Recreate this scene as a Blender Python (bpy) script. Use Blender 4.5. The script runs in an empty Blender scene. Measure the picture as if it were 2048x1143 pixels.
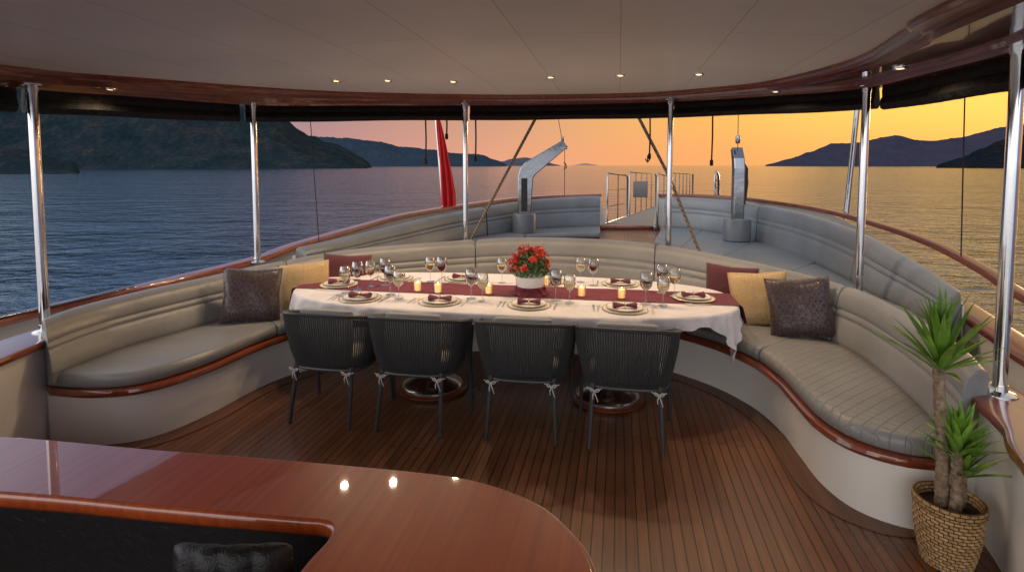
import bpy, bmesh, math, random
from math import sin, cos, pi, radians, sqrt
from mathutils import Vector, Matrix, Euler
from mathutils import noise as mn
random.seed(7)
scene = bpy.context.scene
COL = scene.collection
TH = radians(11.0)
BX, BY = sin(TH), cos(TH)

# ------------------------------------------------------------------ materials
def mat(name, base=(.5,.5,.5), rough=.5, metal=0., coat=0., **kw):
    m = bpy.data.materials.new(name); m.use_nodes = True
    b = m.node_tree.nodes['Principled BSDF']
    b.inputs['Base Color'].default_value = (*base, 1)
    b.inputs['Roughness'].default_value = rough
    b.inputs['Metallic'].default_value = metal
    b.inputs['Coat Weight'].default_value = coat
    b.inputs['Coat Roughness'].default_value = .05
    for k, v in kw.items():
        b.inputs[k.replace('_', ' ')].default_value = v
    return m
def N(m, t, **kw):
    n = m.node_tree.nodes.new(t)
    for k, v in kw.items(): setattr(n, k, v)
    return n
def L(m, a, b): m.node_tree.links.new(a, b)
def ramp(m, fac, stops):
    r = N(m, 'ShaderNodeValToRGB')
    e = r.color_ramp.elements
    while len(e) < len(stops): e.new(.5)
    for i, (p, c) in enumerate(stops):
        e[i].position = p; e[i].color = (*c, 1)
    L(m, fac, r.inputs[0]); return r.outputs[0]
def boatvec(m, sx=1, sy=1, sz=1):
    g = N(m, 'ShaderNodeNewGeometry')
    d1 = N(m, 'ShaderNodeVectorMath', operation='DOT_PRODUCT'); d1.inputs[1].default_value = (BX*sx, BY*sx, 0)
    d2 = N(m, 'ShaderNodeVectorMath', operation='DOT_PRODUCT'); d2.inputs[1].default_value = (BY*sy, -BX*sy, 0)
    d3 = N(m, 'ShaderNodeVectorMath', operation='DOT_PRODUCT'); d3.inputs[1].default_value = (0, 0, sz)
    c = N(m, 'ShaderNodeCombineXYZ')
    for i, d in enumerate((d1, d2, d3)):
        L(m, g.outputs['Position'], d.inputs[0]); L(m, d.outputs['Value'], c.inputs[i])
    return c.outputs[0]
def noise(m, vec, scale, detail=4, rough=.5, dist=0):
    n = N(m, 'ShaderNodeTexNoise'); n.inputs['Scale'].default_value = scale
    n.inputs['Detail'].default_value = detail; n.inputs['Roughness'].default_value = rough
    n.inputs['Distortion'].default_value = dist
    if vec is not None: L(m, vec, n.inputs['Vector'])
    return n.outputs['Fac']
def objvec(m):
    return N(m, 'ShaderNodeTexCoord').outputs['Object']
def posvec(m):
    return N(m, 'ShaderNodeNewGeometry').outputs['Position']
def bump(m, h, strength=.3, dist=.01, prev=None):
    b = N(m, 'ShaderNodeBump'); b.inputs['Strength'].default_value = strength
    b.inputs['Distance'].default_value = dist; L(m, h, b.inputs['Height'])
    if prev is not None: L(m, prev, b.inputs['Normal'])
    L(m, b.outputs[0], m.node_tree.nodes['Principled BSDF'].inputs['Normal'])
    return b.outputs[0]
def setc(m, c): L(m, c, m.node_tree.nodes['Principled BSDF'].inputs['Base Color'])
def setr(m, c): L(m, c, m.node_tree.nodes['Principled BSDF'].inputs['Roughness'])

def wood(name, c1, c2, c3, coat=1., rough=.3, sx=1.2, sy=28):
    m = mat(name, c2, rough, 0, coat)
    v = boatvec(m, sx, sy, sy*.5)
    n = noise(m, v, 1.0, 6, .6, .6)
    setc(m, ramp(m, n, [(.3, c1), (.5, c2), (.72, c3)]))
    n2 = noise(m, posvec(m), 9, 2)
    bump(m, n2, .05, .003)
    return m
M_MAH = wood('mahogany_lacquer', (.12,.020,.006), (.21,.038,.011), (.29,.06,.017))
M_MAHR = wood('mahogany_rail', (.10,.020,.008), (.17,.036,.012), (.23,.055,.018), .25, .38)
M_COUNTER = wood('mahogany_table_lacquer', (.23,.030,.004), (.31,.048,.006), (.38,.068,.009), 1., .35, .5, 34)
M_COUNTER.node_tree.nodes['Principled BSDF'].inputs['Coat Roughness'].default_value = .03
M_CHROME = mat('polished_steel', (.70,.70,.71), .09, 1.)
n_ = noise(M_CHROME, posvec(M_CHROME), 14, 3); setr(M_CHROME, ramp(M_CHROME, n_, [(.3,(.05,.05,.05)),(.8,(.18,.18,.18))]))
M_STEEL = mat('davit_steel', (.27,.28,.30), .16, 1.)
n_ = noise(M_STEEL, posvec(M_STEEL), 5, 4); bump(M_STEEL, n_, .25, .02)
M_PED = mat('pedestal_steel', (.60,.58,.56), .22, 1.)

def teak(name):
    m = mat(name, (.1,.05,.03), .42)
    v = boatvec(m)
    br = N(m, 'ShaderNodeTexBrick'); br.offset = .37; br.offset_frequency = 2
    for k, x in (('Scale',1.),('Mortar Size',.0034),('Mortar Smooth',.1),('Bias',0.),('Brick Width',2.3),('Row Height',.056)):
        br.inputs[k].default_value = x
    br.inputs['Color1'].default_value = (.150,.058,.025,1)
    br.inputs['Color2'].default_value = (.215,.088,.039,1)
    br.inputs['Mortar'].default_value = (.020,.011,.008,1)
    L(m, v, br.inputs['Vector'])
    g = noise(m, boatvec(m, 2.5, 60, 1), 1., 5, .6, .4)
    gc = ramp(m, g, [(.25,(.70,.66,.64)),(.7,(1.15,1.12,1.1))])
    g2 = noise(m, posvec(m), 1.3, 4)
    gc2 = ramp(m, g2, [(.3,(.78,.78,.78)),(.7,(1.1,1.1,1.1))])
    mx = N(m, 'ShaderNodeMix', data_type='RGBA', blend_type='MULTIPLY'); mx.inputs[0].default_value = 1
    L(m, br.outputs['Color'], mx.inputs[6]); L(m, gc, mx.inputs[7])
    mx2 = N(m, 'ShaderNodeMix', data_type='RGBA', blend_type='MULTIPLY'); mx2.inputs[0].default_value = 1
    L(m, mx.outputs[2], mx2.inputs[6]); L(m, gc2, mx2.inputs[7])
    setc(m, mx2.outputs[2])
    setr(m, ramp(m, g2, [(.3,(.26,.26,.26)),(.75,(.44,.44,.44))]))
    inv = N(m, 'ShaderNodeMath', operation='SUBTRACT'); inv.inputs[0].default_value = 1
    L(m, br.outputs['Fac'], inv.inputs[1])
    bump(m, inv.outputs[0], .5, .003)
    return m
M_TEAK = teak('teak_planking')
M_TEAKM = wood('teak_margin', (.095,.038,.018), (.135,.056,.026), (.17,.074,.036), 0, .42)

def vinyl(name, c, quilt=False):
    m = mat(name, c, .36)
    n = noise(m, posvec(m), 2.2, 4)
    setc(m, ramp(m, n, [(.3, tuple(x*.84 for x in c)), (.7, tuple(min(1, x*1.08) for x in c))]))
    f = noise(m, posvec(m), 240, 2)
    b = bump(m, f, .12, .002)
    w = noise(m, posvec(m), 6, 4, .55, .8)
    b = bump(m, w, .45, .014, b)
    if quilt:
        v = boatvec(m)
        mp = N(m, 'ShaderNodeMapping'); mp.inputs['Rotation'].default_value = (0, 0, radians(45)); L(m, v, mp.inputs[0])
        br = N(m, 'ShaderNodeTexBrick'); br.offset = 0
        for kk, x in (('Scale',1.),('Mortar Size',.004),('Mortar Smooth',1.),('Brick Width',.062),('Row Height',.062)):
            br.inputs[kk].default_value = x
        L(m, mp.outputs[0], br.inputs['Vector'])
        inv = N(m, 'ShaderNodeMath', operation='SUBTRACT'); inv.inputs[0].default_value = 1
        L(m, br.outputs['Fac'], inv.inputs[1])
        bump(m, inv.outputs[0], .7, .005, b)
    return m
M_VIN = vinyl('grey_vinyl', (.255,.250,.240))
M_VINQ = vinyl('grey_vinyl_quilted', (.265,.260,.248), True)
M_VINB = vinyl('bluegrey_vinyl', (.205,.220,.230))
M_VINBQ = vinyl('bluegrey_vinyl_quilted', (.215,.230,.240), True)
M_CREAM = mat('cream_gelcoat', (.84,.79,.71), .3, 0, .3)
n_ = noise(M_CREAM, posvec(M_CREAM), 1.4, 4); setc(M_CREAM, ramp(M_CREAM, n_, [(.3,(.82,.785,.72)),(.7,(.87,.84,.78))]))
M_HULL = mat('white_hull_paint', (.6,.57,.52), .25, 0, .4)
M_BLACK = mat('black_leather', (.014,.012,.012), .33)
n_ = noise(M_BLACK, posvec(M_BLACK), 16, 4, .6, .8); bump(M_BLACK, n_, .6, .01)
M_DARK = mat('black_shade_sheet', (.008,.007,.007), .9)  # flat black standing in for shade on the floor
n_ = noise(M_DARK, posvec(M_DARK), 200, 2); bump(M_DARK, n_, .5, .004)
M_CURT = mat('black_canvas', (.020,.019,.019), .8)
n_ = noise(M_CURT, posvec(M_CURT), 7, 4, .6, 1.); bump(M_CURT, n_, .7, .03)
M_ROPEBLK = mat('black_webbing', (.012,.012,.014), .7)
M_ROPE = mat('rope', (.33,.25,.16), .85)
w_ = N(M_ROPE, 'ShaderNodeTexWave'); w_.inputs['Scale'].default_value = 14; w_.wave_type='BANDS'; w_.bands_direction='DIAGONAL'
L(M_ROPE, posvec(M_ROPE), w_.inputs['Vector']); bump(M_ROPE, w_.outputs['Fac'], .8, .01)
setc(M_ROPE, ramp(M_ROPE, w_.outputs['Fac'], [(.2,(.20,.15,.10)),(.7,(.36,.28,.19))]))

M_CEIL = mat('ceiling_panel', (.5,.44,.37), .38)
br = N(M_CEIL, 'ShaderNodeTexBrick'); br.offset = .5
for k, x in (('Scale',1.),('Mortar Size',.002),('Mortar Smooth',.1),('Brick Width',3.4),('Row Height',.62)): br.inputs[k].default_value = x
br.inputs['Color1'].default_value = (.87,.865,.84,1); br.inputs['Color2'].default_value = (.90,.895,.87,1); br.inputs['Mortar'].default_value = (.42,.39,.35,1)
L(M_CEIL, boatvec(M_CEIL), br.inputs['Vector'])
n_ = noise(M_CEIL, posvec(M_CEIL), 1.1, 5); nc = ramp(M_CEIL, n_, [(.3,(.90,.90,.90)),(.7,(1.0,1.0,1.0))])
mx = N(M_CEIL, 'ShaderNodeMix', data_type='RGBA', blend_type='MULTIPLY'); mx.inputs[0].default_value = 1
L(M_CEIL, br.outputs['Color'], mx.inputs[6]); L(M_CEIL, nc, mx.inputs[7]); setc(M_CEIL, mx.outputs[2])
n_ = noise(M_CEIL, boatvec(M_CEIL, 8, 120, 1), 1., 3); bump(M_CEIL, n_, .15, .002)

def fabric(name, c, sc=400, sheen=.2):
    m = mat(name, c, .8); m.node_tree.nodes['Principled BSDF'].inputs['Sheen Weight'].default_value = sheen
    n = noise(m, objvec(m), sc, 2); b = bump(m, n, .3, .002)
    n = noise(m, objvec(m), 9, 4, .6, .8); bump(m, n, .5, .012, b)
    n = noise(m, objvec(m), 5, 3)
    setc(m, ramp(m, n, [(.3, tuple(x*.88 for x in c)), (.7, tuple(min(1, x*1.06) for x in c))]))
    return m
M_CLOTH = fabric('white_linen', (.76,.71,.70))
M_RUN = fabric('burgundy_fabric', (.15,.012,.030), 400, .05)
M_NAP = fabric('napkin_burgundy', (.14,.022,.036), 400, .05)
M_SEATF = fabric('grey_cushion', (.31,.30,.285))
M_TIE = fabric('white_tie', (.60,.56,.50))
M_PBUR = fabric('pillow_burgundy', (.095,.018,.028), 400, .1)
def damask(name, c1, c2, sc, r2=.36):
    m = mat(name, c1, .5); m.node_tree.nodes['Principled BSDF'].inputs['Sheen Weight'].default_value = .1
    sp = N(m, 'ShaderNodeSeparateXYZ'); L(m, objvec(m), sp.inputs[0])
    px = N(m, 'ShaderNodeMath', operation='PINGPONG'); px.inputs[1].default_value = .12; L(m, sp.outputs['X'], px.inputs[0])
    pz = N(m, 'ShaderNodeMath', operation='PINGPONG'); pz.inputs[1].default_value = .17; L(m, sp.outputs['Z'], pz.inputs[0])
    cb = N(m, 'ShaderNodeCombineXYZ'); L(m, px.outputs[0], cb.inputs[0]); L(m, pz.outputs[0], cb.inputs[1])
    f = noise(m, cb.outputs[0], sc, 2.5, .55, 2.2)
    fac = ramp(m, f, [(.40,(0,0,0)),(.43,(1,1,1)),(.50,(1,1,1)),(.53,(0,0,0)),(.59,(0,0,0)),(.62,(1,1,1))])
    mx = N(m, 'ShaderNodeMix', data_type='RGBA'); L(m, fac, mx.inputs[0]); mx.inputs[6].default_value = (*c1,1); mx.inputs[7].default_value = (*c2,1)
    setc(m, mx.outputs[2])
    rr = N(m, 'ShaderNodeMapRange'); rr.inputs[3].default_value = .6; rr.inputs[4].default_value = r2; L(m, fac, rr.inputs[0]); setr(m, rr.outputs[0])
    b = bump(m, f, .3, .003); n = noise(m, objvec(m), 7, 4, .6, .8); bump(m, n, .6, .02, b)
    return m
M_PDK = damask('pillow_damask_dark', (.020,.012,.017), (.085,.055,.052), 19, .28)
M_PGD = damask('pillow_gold', (.45,.29,.12), (.55,.38,.18), 34, .34)

M_ROPEC = mat('charcoal_rope', (.036,.037,.036), .65)
n_ = noise(M_ROPEC, objvec(M_ROPEC), 160, 2); bump(M_ROPEC, n_, .6, .003)
M_FRAME = mat('charcoal_frame', (.040,.041,.040), .4)
M_GOLD = mat('gold_rim', (.80,.62,.34), .25, 1.)
M_PORC = mat('porcelain', (.86,.84,.81), .2, 0, .2)
M_CHARG = mat('charger_cream', (.82,.75,.62), .3, 0, .2)
M_SILV = mat('cutlery_steel', (.8,.78,.75), .15, 1.)
M_RED = mat('red_wine', (.07,.003,.006), .05)
M_WHITEW = mat('white_wine', (.85,.66,.28), .05)
M_WHITEW.node_tree.nodes['Principled BSDF'].inputs['Transmission Weight'].default_value = .3
def glassmat(name, tint=(1,1,1)):
    m = bpy.data.materials.new(name); m.use_nodes = True; nt = m.node_tree; nt.nodes.clear()
    o = nt.nodes.new('ShaderNodeOutputMaterial'); mx = nt.nodes.new('ShaderNodeMixShader')
    t = nt.nodes.new('ShaderNodeBsdfTransparent'); t.inputs[0].default_value = (*tint, 1)
    g = nt.nodes.new('ShaderNodeBsdfGlossy'); g.inputs['Roughness'].default_value = .04
    lw = nt.nodes.new('ShaderNodeLayerWeight'); lw.inputs[0].default_value = .42
    rp = nt.nodes.new('ShaderNodeMapRange'); rp.inputs[3].default_value = .07; rp.inputs[4].default_value = .95
    nt.links.new(lw.outputs['Facing'], rp.inputs[0]); nt.links.new(rp.outputs[0], mx.inputs[0])
    nt.links.new(t.outputs[0], mx.inputs[1]); nt.links.new(g.outputs[0], mx.inputs[2]); nt.links.new(mx.outputs[0], o.inputs[0])
    return m
M_GLASS = glassmat('clear_glass', (.95,.96,.96))
def emis(name, c, s, base=(.8,.7,.5)):
    m = mat(name, base, .5); b = m.node_tree.nodes['Principled BSDF']
    b.inputs['Emission Color'].default_value = (*c, 1); b.inputs['Emission Strength'].default_value = s
    return m
M_WAX = emis('lit_candle_wax', (1,.50,.14), 1.0, (.8,.65,.35))
M_FLAME = emis('candle_flame', (1,.62,.2), 10)
M_LAMP = emis('downlight_glow', (1,.56,.18), 9)
M_LEAF = mat('yucca_leaf', (.07,.16,.03), .42)
n_ = noise(M_LEAF, objvec(M_LEAF), 14, 3); setc(M_LEAF, ramp(M_LEAF, n_, [(.3,(.080,.21,.018)),(.7,(.27,.46,.065))]))
M_TRUNK = mat('yucca_bark', (.20,.14,.09), .85)
n_ = noise(M_TRUNK, objvec(M_TRUNK), 45, 4); setc(M_TRUNK, ramp(M_TRUNK, n_, [(.3,(.13,.085,.052)),(.7,(.38,.28,.185))])); bump(M_TRUNK, n_, .8, .01)
M_SOIL = mat('soil', (.02,.014,.01), .95)
n_ = noise(M_SOIL, objvec(M_SOIL), 60, 4); bump(M_SOIL, n_, 1, .02)
M_WICK = mat('wicker', (.50,.33,.16), .7)
sp = N(M_WICK, 'ShaderNodeSeparateXYZ'); L(M_WICK, objvec(M_WICK), sp.inputs[0])
at = N(M_WICK, 'ShaderNodeMath', operation='ARCTAN2'); L(M_WICK, sp.outputs['Y'], at.inputs[0]); L(M_WICK, sp.outputs['X'], at.inputs[1])
am_ = N(M_WICK, 'ShaderNodeMath', operation='MULTIPLY'); am_.inputs[1].default_value = .13; L(M_WICK, at.outputs[0], am_.inputs[0])
cb = N(M_WICK, 'ShaderNodeCombineXYZ'); L(M_WICK, am_.outputs[0], cb.inputs[0]); L(M_WICK, sp.outputs['Z'], cb.inputs[1])
bw = N(M_WICK, 'ShaderNodeTexBrick'); bw.offset = .5
for k, x in (('Scale',1.),('Mortar Size',.0028),('Mortar Smooth',.8),('Bias',0.),('Brick Width',.034),('Row Height',.0165)): bw.inputs[k].default_value = x
bw.inputs['Color1'].default_value = (.60,.39,.18,1); bw.inputs['Color2'].default_value = (.44,.26,.11,1); bw.inputs['Mortar'].default_value = (.10,.050,.020,1)
L(M_WICK, cb.outputs[0], bw.inputs['Vector'])
n_ = noise(M_WICK, objvec(M_WICK), 60, 3); nc = ramp(M_WICK, n_, [(.3,(.75,.75,.75)),(.7,(1.15,1.15,1.15))])
mx = N(M_WICK, 'ShaderNodeMix', data_type='RGBA', blend_type='MULTIPLY'); mx.inputs[0].default_value = 1
L(M_WICK, bw.outputs['Color'], mx.inputs[6]); L(M_WICK, nc, mx.inputs[7]); setc(M_WICK, mx.outputs[2])
iv = N(M_WICK, 'ShaderNodeMath', operation='SUBTRACT'); iv.inputs[0].default_value = 1; L(M_WICK, bw.outputs['Fac'], iv.inputs[1]); bump(M_WICK, iv.outputs[0], 1., .006)
M_FLOW = mat('red_petal', (.50,.020,.012), .55)
n_ = noise(M_FLOW, objvec(M_FLOW), 30, 2); setc(M_FLOW, ramp(M_FLOW, n_, [(.3,(.50,.014,.012)),(.7,(.80,.075,.03))]))
M_FLEAF = mat('flower_leaf', (.06,.13,.03), .6)
M_FLAG = fabric('flag_red', (.62,.012,.014), 200, .05)
M_GREYPAD = vinyl('pad_grey', (.15,.165,.18))

# ------------------------------------------------------------------ mesh helpers
def link(o): COL.objects.link(o); return o
def meta(o, label=None, cat=None, group=None, kind=None):
    if label: o['label'] = label
    if cat: o['category'] = cat
    if group: o['group'] = group
    if kind: o['kind'] = kind
    return o
def mk(name, vf, m, parent=None, smooth=True, ang=40, **kw):
    me = bpy.data.meshes.new(name)
    me.from_pydata([tuple(v) for v in vf[0]], [], vf[1]); me.update()
    bm = bmesh.new(); bm.from_mesh(me); bmesh.ops.recalc_face_normals(bm, faces=bm.faces); bm.to_mesh(me); bm.free()
    me.materials.append(m)
    if smooth:
        me.polygons.foreach_set('use_smooth', [True]*len(me.polygons))
        me.set_sharp_from_angle(angle=radians(ang))
    o = bpy.data.objects.new(name, me); link(o)
    if parent is not None: o.parent = parent
    return meta(o, **kw)
def empty(name, loc=(0,0,0), rz=0, **kw):
    o = bpy.data.objects.new(name, None); o.location = loc; o.rotation_euler = (0, 0, rz); o.empty_display_size = .1
    link(o); return meta(o, **kw)
def join(*vfs):
    V, F = [], []
    for v, f in vfs:
        k = len(V); V += list(v); F += [tuple(i+k for i in q) for q in f]
    return V, F
def xf(vf, loc=(0,0,0), rz=0, s=1, rx=0, ry=0):
    e = Euler((rx, ry, rz)).to_matrix()
    return [tuple(e @ (Vector(v)*s) + Vector(loc)) for v in vf[0]], vf[1]
def CR(P, t):
    n = len(P); t = max(0, min(n-1, t)); i = min(int(t), n-2); f = t-i
    p0, p1, p2, p3 = P[max(i-1,0)], P[i], P[i+1], P[min(i+2,n-1)]
    return tuple(.5*((2*b)+(-a+c)*f+(2*a-5*b+4*c-d)*f*f+(-a+3*b-3*c+d)*f**3) for a, b, c, d in zip(p0, p1, p2, p3))
def smoothpath(P, per=8):
    n = (len(P)-1)*per
    return [CR(P, i/per) for i in range(n+1)]
def loft(rings, closed=True, caps=True, loop=False):
    V = []; F = []; n = len(rings[0])
    for r in rings: V += list(r)
    R = len(rings)
    for i in range(R if loop else R-1):
        a, b = i*n, ((i+1) % R)*n
        for j in range(n if closed else n-1):
            k = (j+1) % n
            F.append((a+j, a+k, b+k, b+j))
    if caps and closed and not loop:
        F.append(tuple(range(n))[::-1]); F.append(tuple(range((R-1)*n, R*n)))
    return V, F
def tube(path, r, n=8, squash=1., loop=False):
    P = [Vector(p) for p in path]; rings = []; m = len(P)
    up = Vector((0,0,1)); prev = None
    for i, p in enumerate(P):
        if loop: t = (P[(i+1) % m]-P[i-1]).normalized()
        else: t = (P[min(i+1, m-1)]-P[max(i-1, 0)]).normalized()
        if prev is None:
            a = t.cross(up)
            if a.length < .05: a = t.cross(Vector((0,1,0)))
        else: a = prev - t*prev.dot(t)
        a.normalize(); prev = a; b = t.cross(a)
        rr = r[i] if isinstance(r, (list, tuple)) else r
        rings.append([tuple(p + a*rr*cos(2*pi*j/n) + b*rr*squash*sin(2*pi*j/n)) for j in range(n)])
    return loft(rings, True, True, loop)
def lathe(prof, n=24, c=(0,0,0), fn=None, ring=False):
    rings = []
    for k, (r, z) in enumerate(prof):
        rings.append([(c[0]+(r if fn is None else fn(r, z, 2*pi*j/n, k))*cos(2*pi*j/n),
                       c[1]+(r if fn is None else fn(r, z, 2*pi*j/n, k))*sin(2*pi*j/n), c[2]+z) for j in range(n)])
    return loft(rings, True, not ring, ring)
def box(c, s, b=.0):
    x, y, z = c; a, d, h = s[0]/2, s[1]/2, s[2]/2
    if b <= 0:
        V = [(x+i*a, y+j*d, z+k*h) for k in (-1,1) for i, j in ((-1,-1),(1,-1),(1,1),(-1,1))]
        return loft([V[:4], V[4:]])
    rings = []
    for zz, ins in ((-h, b), (-h+b*.3, b*.3), (-h+b, 0), (h-b, 0), (h-b*.3, b*.3), (h, b)):
        ring = []
        for cx, cy, a0 in ((a-b, d-b, 0), (-(a-b), d-b, pi/2), (-(a-b), -(d-b), pi), (a-b, -(d-b), 1.5*pi)):
            for q in range(4):
                an = a0+q*pi/6; rr = b-ins*.9
                ring.append((x+cx+rr*cos(an), y+cy+rr*sin(an), z+zz))
        rings.append(ring)
    return loft(rings)
def copy_thing(o, loc=None, rz=None):
    c = o.copy(); COL.objects.link(c)
    if loc is not None: c.location = loc
    if rz is not None: c.rotation_euler = (0, 0, rz)
    def rec(src, dst):
        for ch in src.children:
            k = ch.copy(); COL.objects.link(k); k.parent = dst; rec(ch, k)
    rec(o, c); return c
def extrude2d(outline, z0, z1):
    return loft([[(x, y, z0) for x, y in outline], [(x, y, z1) for x, y in outline]])

# ------------------------------------------------------------------ sofa builder
def sofa(pairs, tops, seatz, backsplit, seatsplit, parent, mb, ms, base_z, backth=.24, seatth=.10):
    Is = [p[0] for p in pairs]; Os = [p[1] for p in pairs]; T = [(t,) for t in tops]
    def rib(t):
        i = CR(Is, t); o = CR(Os, t); d = Vector((o[0]-i[0], o[1]-i[1])); Ln = d.length; d /= Ln
        return Vector(i), d, Ln, CR(T, t)[0]
    def sweep(prof, t0, t1, per=14, rnd=.035):
        n = max(6, int((t1-t0)*per))
        ts = [t0, t0+.012, t0+.035, t0+.07] + [t0+.07+(t1-t0-.14)*i/n for i in range(1, n)] + [t1-.07, t1-.035, t1-.012, t1]
        sc = {0:.76, 1:.90, 2:.97, 3:1.}
        rings = []
        for k, t in enumerate(ts):
            i, d, Ln, top = rib(t); pr = prof(Ln, top)
            e = min(k, len(ts)-1-k)
            s = sc.get(e, 1.) if rnd else 1.
            if s < 1:
                cs = sum(p[0] for p in pr)/len(pr); cz = sum(p[1] for p in pr)/len(pr)
                sh = (1-s)
                pr = [(p[0]+(cs-p[0])*min(1,sh*.8), p[1]+(cz-p[1])*sh*.55) for p in pr]
            rings.append([(i.x+d.x*a, i.y+d.y*a, z) for a, z in pr])
        return loft(rings)
    def backprof(Ln, top):
        o = Ln; b = seatz-.06
        pts = [(o, b), (o, top-.06), (o-.012, top-.02), (o-.045, top), (o-.09, top-.004)]
        m = 28
        for q in range(m+1):
            f = q/m
            th = .115+(backth-.115)*f**.9
            z = top-.022-(top-.022-seatz)*f
            if f < .357: bl = abs(sin(pi*f/.357)); am = .021
            elif f < .5: bl = abs(sin(pi*(f-.357)/.143)); am = .013
            else: bl = max(0, sin(pi*(f-.5)/.5)) if f < 1 else 0; am = .019
            pts.append((o-th-am*(max(0, bl)**.42), z))
        pts.append((o-backth, b))
        return pts
    def seatprof(Ln, top):
        s0 = .012; s1 = max(s0+.07, Ln-backth+.03); z0 = seatz-seatth
        pts = [(s0+.03, z0), (s0+.006, z0+.012), (s0, z0+seatth*.45), (s0+.004, seatz-.030), (s0+.010, seatz-.024), (s0+.016, seatz-.012), (s0+.034, seatz-.003), (s0+.06, seatz)]
        for q in range(1, 7):
            f = q/7; pts.append((s0+.06+(s1-s0-.09)*f, seatz+.008*sin(pi*f)))
        pts += [(s1-.02, seatz-.004), (s1, seatz-.03), (s1, z0)]
        return pts
    for a, b in zip(backsplit[:-1], backsplit[1:]):
        mk('backrest_cushion', sweep(backprof, a+.006, b-.006), mb, parent, ang=60)
    for a, b in zip(seatsplit[:-1], seatsplit[1:]):
        mk('seat_cushion', sweep(seatprof, a+.004, b-.004), ms if a > 11 or ms is not M_VINQ else mb, parent, ang=60)
    t1 = len(pairs)-1
    zt = seatz-seatth
    mk('wood_trim', sweep(lambda Ln, top: [(.10, zt-.055), (-.0, zt-.055), (-.018, zt-.045), (-.026, zt-.028), (-.018, zt-.010), (0, zt-.002), (.10, zt-.002)], 0, t1, 14, 0), M_MAH, parent)
    mk('bench_base', sweep(lambda Ln, top: [(.045, base_z), (.040, zt-.045), (Ln-.01, zt-.045), (Ln-.01, base_z)], 0, t1, 14, 0), M_CREAM, parent, ang=30)
    mk('back_panel', sweep(lambda Ln, top: [(Ln+.003, base_z), (Ln+.003, top-.10), (Ln+.03, top-.10), (Ln+.03, base_z)], 0, t1, 14, 0), M_CREAM, parent, ang=30)
    return rib, sweep

PAIRS = [((-3.05,3.54),(-3.17,3.64)),((-2.75,3.50),(-3.17,3.80)),((-2.50,3.55),(-3.16,3.98)),((-2.34,3.70),(-3.12,4.18)),
 ((-2.20,3.99),(-3.00,4.45)),((-2.08,4.40),(-2.75,4.95)),((-1.90,4.74),(-2.45,5.42)),((-1.5,5.05),(-1.80,5.92)),
 ((-.8,5.27),(-.95,6.28)),((0,5.33),(0,6.5)),((.7,5.22),(.9,6.32)),((1.25,4.92),(1.6,5.92)),((1.62,4.52),(2.2,5.3)),
 ((1.80,4.1),(2.58,4.7)),((1.83,3.72),(2.72,4.15)),((1.79,3.39),(2.68,3.65)),((1.755,3.08),(2.60,3.28)),((1.80,2.84),(2.52,3.02)),
 ((1.95,2.69),(2.45,2.84)),((2.15,2.64),(2.40,2.70))]
TOPS = [.825,.835,.835,.835,.845,.855,.88,.94,.97,1.0,1.01,1.0,.95,.91,.89,.87,.865,.86,.855,.83]
bench = empty('dining_sofa', label='long curved grey vinyl banquette with mahogany trim around the table', cat='sofa')
rib, sweep = sofa(PAIRS, TOPS, .49, [0,6.25,8.55,10.95,13.65,19], [0,5.6,7.6,9.5,11.6,13.25,19], bench, M_VIN, M_VINQ, 0.)

PR = [((2.05,7.9),(2.80,10.05)),((2.15,7.3),(3.25,9.75)),((2.25,6.8),(3.58,9.1)),((2.4,6.3),(3.72,8.1)),((2.6,5.7),(3.69,6.9)),
      ((2.8,5.1),(3.5,5.6)),((2.88,4.7),(3.36,4.85)),((2.93,4.15),(3.26,4.25)),((2.9,3.65),(3.14,3.78))]
sr = empty('stern_sofa', label='blue-grey vinyl sunbed sofa curving along the stern rail', cat='sofa', group='sofas at the stern')
sofa(PR, [1.285,1.28,1.27,1.26,1.25,1.21,1.15,1.06,.98], .75, [0,2.9,5.3,8], [0,1.3,2.9,4.4,8], sr, M_VINB, M_VINBQ, .64, .24)
PL = [((1.45,9.0),(1.64,10.2)),((.9,8.9),(1.0,10.02)),((.2,8.6),(.25,9.6)),((-.5,7.6),(-.9,8.25)),((-1.3,6.75),(-1.7,6.95)),((-1.8,6.2),(-2.08,6.34)),((-2.15,5.92),(-2.40,6.02))]
sl = empty('stern_sofa', label='blue-grey vinyl sofa with long curved backrest beside the flag', cat='sofa', group='sofas at the stern')
sofa(PL, [1.28,1.27,1.24,1.15,1.05,1.0,.95], .75, [0,2.6,6], [0,2.0,6], sl, M_VINB, M_VINBQ, .64, .22)

# ------------------------------------------------------------------ decks
RAIL = [(-4.6,-2,.70),(-4.2,1,.70),(-3.95,2.8,.70),(-3.74,3.96,.72),(-3.24,4.87,.78),(-2.74,5.78,.85),(-2.5,6.35,.93),(-1.98,7.4,1.04),(-1.5,8.1,1.13),(-.35,9.55,1.22),(.5,10.2,1.26),(1.67,10.42,1.29)]
RAILR = [(2.75,10.3,1.29),(3.4,9.98,1.3),(3.82,9.2,1.3),(3.98,8.1,1.29),(3.95,6.9,1.28),(3.77,5.6,1.24),(3.62,4.7,1.18),(3.46,4.0,1.09),(3.3,3.45,1.0),(3.05,2.5,.97),(2.2,-2,.97)]
HULLP = [(-4.6,-2),(-4.2,1),(-3.95,2.8),(-3.74,3.96),(-3.24,4.87),(-2.74,5.78),(-2.5,6.35),(-1.98,7.4),(-1.5,8.1),(-.35,9.55),(.5,10.2),(1.67,10.42),(2.75,10.3),(3.4,9.98),(3.82,9.2),(3.98,8.1),(3.95,6.9),(3.77,5.6),(3.62,4.7),(3.42,4.0),(3.18,3.3),(2.95,2.5),(2.1,-2)]
dk = [(x*.985, y) for x, y in HULLP if y < 6.6]
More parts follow.
